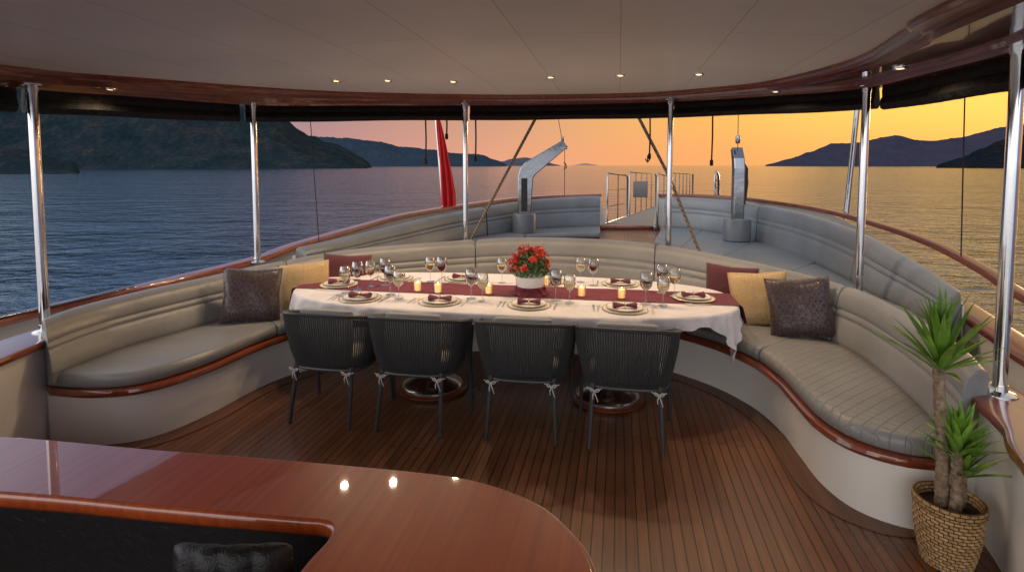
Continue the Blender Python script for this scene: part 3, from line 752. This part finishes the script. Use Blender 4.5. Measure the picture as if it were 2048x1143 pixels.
# ------------------------------------------------------------------ pillows
def pillow(size, m, loc, rx, rz, lab, ry=0):
    g = 22; V = []; F = []
    for s in (1, -1):
        for i in range(g+1):
            for j in range(g+1):
                u = i/g*2-1; v = j/g*2-1
                pin = 1-.07*(1-(abs(u)))*(abs(v)**3) ; pin2 = 1-.07*(1-abs(v))*(abs(u)**3)
                th = .085*((1-u**4)*(1-v**4))**.55*(1+.06*sin(u*5+v*3))
                V.append((u*size/2*pin2, s*th, v*size/2*pin))
    k = (g+1)**2
    for s in (0, 1):
        for i in range(g):
            for j in range(g):
                a = s*k+i*(g+1)+j; F.append((a, a+1, a+g+2, a+g+1))
    o = mk('pillow', (V, F), m, ang=80, label=lab, cat='pillow', group='throw pillows')
    bm = bmesh.new(); bm.from_mesh(o.data); bmesh.ops.remove_doubles(bm, verts=bm.verts, dist=.0005); bmesh.ops.recalc_face_normals(bm, faces=bm.faces); bm.to_mesh(o.data); bm.free()
    o.rotation_euler = (rx, ry, rz); o.location = loc
pillow(.48, M_PDK, (-2.28,4.76,.715), radians(-20), radians(22), 'dark damask throw pillow leaning on the sofa back', radians(4))
pillow(.46, M_PGD, (-1.94,5.10,.715), radians(-18), radians(14), 'gold patterned throw pillow beside the damask one', radians(-5))
pillow(.47, M_PBUR, (-1.66,5.45,.73), radians(-18), radians(12), 'plain burgundy throw pillow tucked behind the gold one', radians(4))
pillow(.46, M_PBUR, (2.02,5.02,.70), radians(-18), radians(-22), 'plain burgundy throw pillow behind the gold one', radians(3))
pillow(.48, M_PGD, (2.13,4.68,.70), radians(-20), radians(-18), 'gold patterned throw pillow beside a dark one', radians(-5))
pillow(.48, M_PDK, (2.30,4.33,.72), radians(-20), radians(-18), 'dark damask throw pillow at the sofa corner', radians(-6))

# ------------------------------------------------------------------ potted yucca
pp = empty('potted_yucca', (2.03,2.46,.002), label='yucca plant with three trunks in a woven basket', cat='potted plant')
bk = [(.0005,0),(.090,0)]
for k in range(65):
    f = k/64; bk.append((.094+.033*sin(f*pi*.55)+.005*f, f*.264))
bk += [(.135,.267),(.141,.275),(.141,.310),(.129,.314),(.123,.295),(.119,.255),(.0005,.250)]
def bfn(r, z, a, k):
    if 2 <= k <= 66:
        row = (k-2)//4; ph = ((k-2) % 4)/4
        return r + .007*abs(sin(pi*ph+.35))*(.55+.45*sin(a*24+(pi if row % 2 else 0)))
    return r+.0018*sin(a*60)
mk('basket', lathe(bk, 144, fn=bfn), M_WICK, pp, ang=60)
mk('soil', lathe([(.0005,.270),(.121,.264)], 30), M_SOIL, pp)
def trunk(p0, p1, r):
    n = 70; pts = []; rr_ = []
    for i in range(n+1):
        f = i/n; pts.append((p0[0]+(p1[0]-p0[0])*f+.008*sin(f*5), p0[1]+(p1[1]-p0[1])*f, p0[2]+(p1[2]-p0[2])*f)); rr_.append(r*(1.12-.2*f)*(1+.06*sin(i*1.9)+.04*sin(i*.8)))
    return tube(pts, rr_, 12)
def crown(c, n, ln, seed, spread=1.):
    rnd = random.Random(seed); V = []; F = []
    for i in range(n):
        a = i*2.4+rnd.uniform(-.2,.2); f = i/n; el = radians(88-66*f**1.3*spread+rnd.uniform(-8,8)); l = ln*rnd.uniform(.75,1.08)*(1-.2*abs(f-.5)); w = rnd.uniform(.014,.020)
        h = Vector((cos(a), sin(a), 0)); side = Vector((-sin(a), cos(a), 0)); p = Vector(c)+Vector((0,0,-.07*f))+h*.012; m = 9; e = el
        base = len(V); bend = rnd.uniform(.01,.045)
        for k in range(m+1):
            t = k/m; ww = w*(.55+1.6*t if t < .28 else 1.0*(1-((t-.28)/.72)**1.7)+.02)
            d = h*cos(e)+Vector((0,0,1))*sin(e); up = (-h*sin(e)+Vector((0,0,1))*cos(e))
            V.extend([tuple(p-side*ww+up*ww*.35), tuple(p), tuple(p+side*ww+up*ww*.35)])
            p = p+d*(l/m); e -= bend*(.5+t*1.4)
        for k in range(m):
            q = base+3*k; F.append((q,q+1,q+4,q+3)); F.append((q+1,q+2,q+5,q+4))
    return V, F
for i, (p0, p1, r, nl, ln) in enumerate([((-.02,.02,.25),(-.065,.01,.96),.025,50,.34),((.0,-.03,.25),(-.0,-.04,.58),.023,36,.22),((.045,.01,.25),(.055,.0,.46),.024,36,.22)]):
    t = mk('trunk', trunk(p0, p1, r), M_TRUNK, pp)
    mk('leaf_crown', crown((p1[0], p1[1], p1[2]+.01), nl, ln, 3+i), M_LEAF, pp, ang=30)

# ------------------------------------------------------------------ stern hardware
def davit(loc, rz, path, lab, widths, d=.075):
    root = empty('davit', loc, rz, label=lab, cat='davit', group='boat davits')
    P = path; rings = []
    for i, p in enumerate(P):
        a = Vector(P[max(0, i-1)]); b = Vector(P[min(len(P)-1, i+1)]); t = (b-a).normalized(); nrm = Vector((t.z, 0, -t.x))
        w = widths[i]
        ring = []
        for s, q in ((-1,-.8),(-.88,-1),(.88,-1),(1,-.8),(1,.8),(.88,1),(-.88,1),(-1,.8)):
            v = Vector(p)+nrm*s*w+Vector((0,1,0))*q*d; ring.append(tuple(v))
        rings.append(ring)
    mk('davit_arm', loft(rings), M_STEEL, root, ang=12)
    rings = []
    for z in (.36,.55,.75,.90):
        rings.append([(-.05,-d-.004,z), (.05,-d-.004,z)])
    mk('dark_inset', loft(rings, False), M_BLACK, root)
    mk('base_pad', lathe([(.165,0),(.19,.02),(.192,.30),(.18,.325),(.0005,.33)], 32), M_GREYPAD, root)
    e = P[-1]
    mk('sheave', lathe([(.05,-.03),(.06,-.02),(.035,0),(.06,.02),(.05,.03)], 20, (e[0], 0, e[2]-.06)), M_CHROME, root)
    mk('fall_line', join(tube([(e[0],0,e[2]),(e[0],0,e[2]-.85)], .005, 6), tube([(e[0]-.01,0,e[2]-.30),(e[0]+.02,0,e[2]-.34),(e[0]+.025,0,e[2]-.39),(e[0]-.01,0,e[2]-.41)], .010, 8)), M_ROPEBLK, root)
    return root
davit((.20,9.0,.74), 0, [(0,0,.25),(.01,0,.6),(.02,0,.92),(.05,0,1.00),(.10,0,1.06),(.66,0,1.46)], 'polished steel davit with slanted box arm on the stern sofa', [.105,.115,.125,.135,.13,.07])
davit((3.27,7.95,.75), radians(84), [(0,0,.25),(0,0,.6),(0,0,1.05),(.03,0,1.18),(.12,0,1.34)], 'upright polished steel davit standing in a padded sleeve', [.07,.07,.07,.06,.04], .075)

gw = empty('gangway', (2.22,10.35,.70), math.atan2(-.43,.90), label='teak gangway with steel rails leading off the stern', cat='gangway')
pk = [box((0, .1+.13*i, .02), (.92,.12,.03), .006) for i in range(40)]
M_GTEAK = mat('grey_teak', (.26,.22,.18), .6)
mk('walkway', join(*pk), M_GTEAK, gw)
mk('side_beam', join(box((-.48,2.6,0), (.05,5.3,.10), .01), box((.48,2.6,0), (.05,5.3,.10), .01)), M_STEEL, gw)
def railpanel(x, y0, y1, nb, h0=1.0, h1=.93):
    parts = [tube([(x,y0,0),(x,y0,h0*.9),(x,y0+.06,h0),(x,y1-.06,h1),(x,y1,h1*.9),(x,y1,0)], .020, 8)]
    for k in range(1, nb):
        y = y0+(y1-y0)*k/nb; parts.append(tube([(x,y,0),(x,y,h0+(h1-h0)*k/nb)], .012, 6))
    for z in (.35,.68): parts.append(tube([(x,y0,z*h0),(x,y1,z*h1)], .010, 6))
    return join(*parts)
mk('guard_rail', railpanel(-.46, .1, 1.7, 2), M_STEEL, gw); mk('guard_rail', railpanel(.50, .1, 1.3, 2), M_STEEL, gw)
mk('guard_rail', railpanel(-.46, 1.9, 4.9, 5), M_STEEL, gw); mk('guard_rail', railpanel(.50, 1.5, 4.9, 6), M_STEEL, gw)
mk('sign_board', box((-.22,1.9,.62), (.32,.03,.36), .01), mat('grey_panel', (.14,.13,.13), .5), gw)
mk('threshold', box((2.21,10.32,.69), (1.12,.14,.08), .02), M_MAH, label='varnished mahogany threshold at the gangway opening', cat='threshold')
mk('motor_cover', xf(lathe([(.0005,0),(.08,.0),(.10,.08),(.105,.32),(.10,.55),(.07,.62),(.0005,.66)], 24, fn=lambda r, z, a, k: r*(1+.12*cos(a)+.11*sin(a*5+z*9))), (3.56,8.6,1.25)), M_CURT, label='black canvas cover over an outboard on the rail', cat='outboard cover')
mk('folded_ladder', join(tube([(3.72,10.05,1.28),(3.70,10.05,1.66),(3.74,10.07,1.74),(3.79,10.1,1.66),(3.80,10.1,1.28)], .022, 8), tube([(3.71,10.05,1.45),(3.80,10.1,1.45)], .014, 6), tube([(3.71,10.05,1.58),(3.80,10.1,1.58)], .014, 6)), M_STEEL, label='narrow folded steel boarding ladder on the stern rail', cat='ladder')

fs = mk('flag_staff', tube([(0,0,0),(-.04,0,.55),(-.13,0,1.75)], [.028,.026,.02], 12), M_CHROME, label='leaning steel flagstaff on the stern rail', cat='flagstaff'); fs.location = (-1.15,9.2,1.1)
rs = []
for k in range(30):
    f = k/29; z = 1.62-1.55*f; row = []
    wid = .06+.20*min(1, f*1.25)**.8
    for q in range(25):
        g = q/24; row.append((-.10+.11*f*.6+wid*g, -.06+.045*sin(g*17+f*2.2)*(.4+f), z-.10*g*(1-f)-.06*g*f+.02*sin(g*12)))
    rs.append(row)
fg = mk('flag', loft(rs, False), M_FLAG, label='red national flag hanging in folds from its staff', cat='flag', ang=80); fg.location = (-1.15,9.2,1.1)

mk('mooring_rope', tube([(.33,6.8,2.50),(-.10,7.1,1.70),(-.55,7.4,.86)], .019, 8), M_ROPE, label='thick twisted rope running diagonally to the deck', cat='rope', group='diagonal ropes')
mk('mooring_rope', tube([(1.52,6.8,2.50),(1.92,6.7,1.70),(2.28,6.6,.78)], .019, 8), M_ROPE, label='thick twisted rope running diagonally to the sunbed', cat='rope', group='diagonal ropes')
def strap(x, y, z0, z1, w=.022):
    mk('hanging_strap', join(tube([(x,y,z0),(x+.005,y,(z0+z1)/2),(x,y,z1)], w*.6, 6), box((x,y,z1), (w*2.4,w*1.6,.07), .01)), M_ROPEBLK, label='black webbing strap hanging from the roof rim', cat='strap', group='hanging curtain straps')
for x, z1 in ((-1.054,1.90),(-.445,1.93),(-.798,2.2),(2.334,1.88),(1.681,1.96)):
    strap(x, 6.75 if x < 2 else 6.45, 2.48, z1, .016)
mk('hook', join(tube([(1.66,6.75,1.97),(1.66,6.75,1.90)], .008, 6), tube([(1.63,6.75,1.93),(1.66,6.75,1.885),(1.69,6.75,1.93)], .008, 6)), M_ROPEBLK, label='small iron hook on a dangling line', cat='hook')
def cable(a, b, r=.005): mk('stay_wire', tube([a, b], r, 6), M_ROPEBLK, label='thin steel stay wire from roof to rail', cat='wire', group='stay wires')
cable((-2.30,6.3,2.52),(-2.28,6.45,.95)); cable((3.42,4.2,2.48),(3.50,4.25,1.12)); cable((.66,8.6,2.9),(.84,9.0,2.12)); cable((3.22,7.9,3.1),(3.25,7.95,2.05))
mk('pulley_block', box((3.245,7.94,2.22), (.06,.06,.12), .02), M_STEEL, label='small steel pulley block above the davit', cat='pulley')
mk('pulley_block', box((.82,8.96,2.27), (.05,.05,.10), .018), M_STEEL, label='small steel pulley block above the bent davit', cat='pulley')

# ------------------------------------------------------------------ sea
M_SEA = mat('sea_water', (.009,.036,.070), .10, IOR=1.33)
mp = N(M_SEA, 'ShaderNodeMapping'); mp.inputs['Scale'].default_value = (.7,1.15,1); mp.inputs['Rotation'].default_value = (0,0,.25); L(M_SEA, posvec(M_SEA), mp.inputs[0])
a = noise(M_SEA, mp.outputs[0], 1.5, 4, .55, .3); b1 = bump(M_SEA, a, .75, .17)
a = noise(M_SEA, mp.outputs[0], .32, 3, .5, .2); b2 = bump(M_SEA, a, .8, .45, b1)
a = noise(M_SEA, mp.outputs[0], .05, 3, .5, .2); bump(M_SEA, a, .5, 1.0, b2)
mk('sea', ([(-16000,-3000,-1.7),(16000,-3000,-1.7),(16000,16000,-1.7),(-16000,16000,-1.7)], [(0,1,2,3)]), M_SEA, smooth=False, kind='structure')

# ------------------------------------------------------------------ hills
def hillmat(name, c1, c2, c3, sc):
    m = mat(name, c1, .95); m.node_tree.nodes['Principled BSDF'].inputs['Specular IOR Level'].default_value = 0
    n = noise(m, posvec(m), sc, 8, .68); n2 = noise(m, posvec(m), sc*7, 4, .6)
    ad = N(m, 'ShaderNodeMath', operation='MULTIPLY_ADD'); ad.inputs[1].default_value = .45; L(m, n2, ad.inputs[0])
    mu = N(m, 'ShaderNodeMath', operation='MULTIPLY'); mu.inputs[1].default_value = .6; L(m, n, mu.inputs[0]); L(m, mu.outputs[0], ad.inputs[2])
    setc(m, ramp(m, ad.outputs[0], [(.40, c1), (.54, c2), (.68, c3)]))
    return m
def hill(prof, dist, depth, m, rough=.16, nx=260, ny=46, seed=0):
    xs0, xs1 = prof[0][0], prof[-1][0]; V = []; F = []
    def ph(x):
        for (a, b), (c, d) in zip(prof[:-1], prof[1:]):
            if a <= x <= c:
                t = (x-a)/(c-a); t = t*t*(3-2*t)*.4+t*.6; return b+(d-b)*t
        return prof[-1][1]
    S = max(h for _, h in prof)
    for i in range(nx+1):
        x = xs0+(xs1-xs0)*i/nx; h = ph(x)
        for j in range(ny+1):
            f = j/ny; y = dist-depth*.75+depth*f; e = sin(min(1, f/.72)*pi/2)**1.15 if f < .72 else 1-.5*(f-.72)
            xx = x*(y/dist)
            q = mn.fractal(Vector((xx/S*1.1+seed, y/S*1.1, 0)), 1.0, 2.1, 6)
            q2 = mn.fractal(Vector((xx/S*8+seed, y/S*8, 3)), .9, 2.1, 3)
            k = max(0, h)/S
            z = -2.6+(h+4)*e+S*rough*(q*(.35+.65*min(1,k*1.5))*min(1, f*3)*(1.5-1.2*f if f<.9 else .4))+S*.022*q2*min(1,f*4)*min(1,k*4)
            if h < 0: z = min(z, -2.0)
            V.append((xx, y, z))
    for i in range(nx):
        for j in range(ny):
            a = i*(ny+1)+j; F.append((a, a+ny+1, a+ny+2, a+1))
    mk('hills', (V, F), m, kind='structure', ang=180)
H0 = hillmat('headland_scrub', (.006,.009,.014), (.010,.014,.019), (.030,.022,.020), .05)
H1 = hillmat('hill_scrub_haze_blue', (.009,.019,.027), (.017,.028,.034), (.050,.044,.040), .035)  # scrub tones pushed blue to paint in haze
H2 = hillmat('hill_scrub_hazy', (.022,.040,.064), (.030,.048,.072), (.042,.055,.072), .012)  # aerial haze put into the base colours as blue
H3 = hillmat('hill_far_haze', (.065,.075,.115), (.075,.085,.12), (.085,.092,.125), .004)  # paler blue is distance haze painted into the colour
H4 = hillmat('hill_horizon_haze', (.40,.25,.22), (.41,.26,.22), (.42,.27,.22), .004)  # horizon haze painted in as a peach base colour
H5 = hillmat('hill_evening_haze', (.034,.036,.062), (.042,.042,.068), (.052,.048,.066), .010)  # violet-blue base colours carry painted haze
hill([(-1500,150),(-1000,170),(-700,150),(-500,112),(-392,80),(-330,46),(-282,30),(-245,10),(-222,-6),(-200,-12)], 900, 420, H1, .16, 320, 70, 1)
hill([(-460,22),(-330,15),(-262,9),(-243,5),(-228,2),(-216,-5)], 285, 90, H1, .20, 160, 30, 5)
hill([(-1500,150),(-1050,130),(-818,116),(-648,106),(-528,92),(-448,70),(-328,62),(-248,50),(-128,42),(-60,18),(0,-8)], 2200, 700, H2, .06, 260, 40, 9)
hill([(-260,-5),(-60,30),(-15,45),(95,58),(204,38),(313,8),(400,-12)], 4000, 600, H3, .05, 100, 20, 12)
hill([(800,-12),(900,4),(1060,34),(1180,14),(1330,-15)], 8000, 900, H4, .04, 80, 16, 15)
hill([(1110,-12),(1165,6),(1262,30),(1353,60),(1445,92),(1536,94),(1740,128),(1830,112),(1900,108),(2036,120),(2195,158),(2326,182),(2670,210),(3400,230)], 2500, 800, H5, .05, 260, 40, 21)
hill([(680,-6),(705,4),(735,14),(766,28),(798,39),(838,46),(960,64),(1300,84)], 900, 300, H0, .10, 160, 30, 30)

# ------------------------------------------------------------------ world
SAZ = radians(52)
w = bpy.data.worlds.new('World'); scene.world = w; w.use_nodes = True; nt = w.node_tree; nt.nodes.clear()
class WW: node_tree = nt
W = WW()
out_ = N(W, 'ShaderNodeOutputWorld'); bg = N(W, 'ShaderNodeBackground'); L(W, bg.outputs[0], out_.inputs[0])
tc = N(W, 'ShaderNodeTexCoord'); sep = N(W, 'ShaderNodeSeparateXYZ'); L(W, tc.outputs['Generated'], sep.inputs[0])
flat = N(W, 'ShaderNodeVectorMath', operation='MULTIPLY'); flat.inputs[1].default_value = (1,1,0); L(W, tc.outputs['Generated'], flat.inputs[0])
nrm = N(W, 'ShaderNodeVectorMath', operation='NORMALIZE'); L(W, flat.outputs[0], nrm.inputs[0])
dt = N(W, 'ShaderNodeVectorMath', operation='DOT_PRODUCT'); dt.inputs[1].default_value = (sin(SAZ), cos(SAZ), 0); L(W, nrm.outputs[0], dt.inputs[0])
mr = N(W, 'ShaderNodeMapRange'); mr.inputs[1].default_value = -1; mr.inputs[2].default_value = 1; L(W, dt.outputs['Value'], mr.inputs[0])
az = mr.outputs[0]
hor = ramp(W, az, [(0,(1.7,1.62,1.6)),(.28,(1.3,1.32,1.42)),(.42,(.24,.30,.44)),(.55,(.34,.27,.34)),(.66,(.56,.29,.27)),(.80,(.84,.38,.23)),(.92,(.98,.42,.15)),(1,(1.08,.50,.12))])
mid = ramp(W, az, [(0,(2.3,2.2,2.15)),(.28,(1.6,1.65,1.8)),(.42,(.24,.36,.58)),(.55,(.27,.29,.44)),(.66,(.44,.26,.27)),(.80,(.66,.35,.22)),(.92,(.98,.50,.12)),(1,(1.35,.78,.14))])
upp = ramp(W, az, [(0,(2.5,2.4,2.35)),(.28,(1.6,1.65,1.8)),(.5,(.24,.38,.62)),(.70,(.34,.37,.50)),(.85,(.52,.45,.45)),(1,(.95,.70,.42))])
zen = (.42,.48,.60)
def mixf(lo, hi, a, b):
    m_ = N(W, 'ShaderNodeMapRange', interpolation_type='SMOOTHSTEP'); m_.inputs[1].default_value = lo; m_.inputs[2].default_value = hi; L(W, sep.outputs['Z'], m_.inputs[0])
    x = N(W, 'ShaderNodeMix', data_type='RGBA'); L(W, m_.outputs[0], x.inputs[0]); L(W, a, x.inputs[6])
    if isinstance(b, tuple): x.inputs[7].default_value = (*b, 1)
    else: L(W, b, x.inputs[7])
    return x.outputs[2]
c = mixf(0, .10, hor, mid); c = mixf(.10, .32, c, upp); c = mixf(.45, .95, c, zen)
sky = N(W, 'ShaderNodeTexSky'); sky.sky_type = 'NISHITA'; sky.sun_disc = False; sky.sun_elevation = radians(2.5); sky.sun_rotation = SAZ
sc_ = N(W, 'ShaderNodeVectorMath', operation='SCALE'); sc_.inputs['Scale'].default_value = .005; L(W, sky.outputs[0], sc_.inputs[0])
ad = N(W, 'ShaderNodeVectorMath', operation='ADD'); L(W, c, ad.inputs[0]); L(W, sc_.outputs[0], ad.inputs[1])
L(W, ad.outputs[0], bg.inputs[0]); bg.inputs[1].default_value = 1.0

sd = bpy.data.lights.new('sun', 'SUN'); sd.energy = .5; sd.angle = radians(8); sd.color = (1,.66,.38)
so = bpy.data.objects.new('sun', sd); link(so)
dvec = Vector((sin(SAZ)*cos(radians(6)), cos(SAZ)*cos(radians(6)), sin(radians(6))))
so.rotation_euler = dvec.to_track_quat('Z', 'Y').to_euler()

for o in list(COL.objects):
    if o.parent is None and o.type in ('MESH', 'EMPTY') and tuple(o.location) == (0,0,0) and o.get('kind') != 'structure':
        meshes = ([o] if o.type == 'MESH' else []) + [c for c in o.children if c.type == 'MESH']
        vs = [v.co for m_ in meshes for v in m_.data.vertices]
        if not vs: continue
        cx_ = (min(v.x for v in vs)+max(v.x for v in vs))/2; cy_ = (min(v.y for v in vs)+max(v.y for v in vs))/2; cz_ = min(v.z for v in vs)
        d = Vector((cx_, cy_, cz_))
        for m_ in set(m.data for m in meshes): m_.transform(Matrix.Translation(-d))
        o.location = d

cam = bpy.data.cameras.new('camera'); cam.sensor_width = 36; cam.lens = 1100/2048*36; cam.shift_y = -170/2048
cam.clip_start = .05; cam.clip_end = 40000
co = bpy.data.objects.new('camera', cam); link(co); co.location = (0,0,1.85); co.rotation_euler = (radians(90-3.69), 0, 0)
scene.camera = co
scene.view_settings.view_transform = 'Standard'; scene.view_settings.look = 'None'; scene.view_settings.exposure = 0
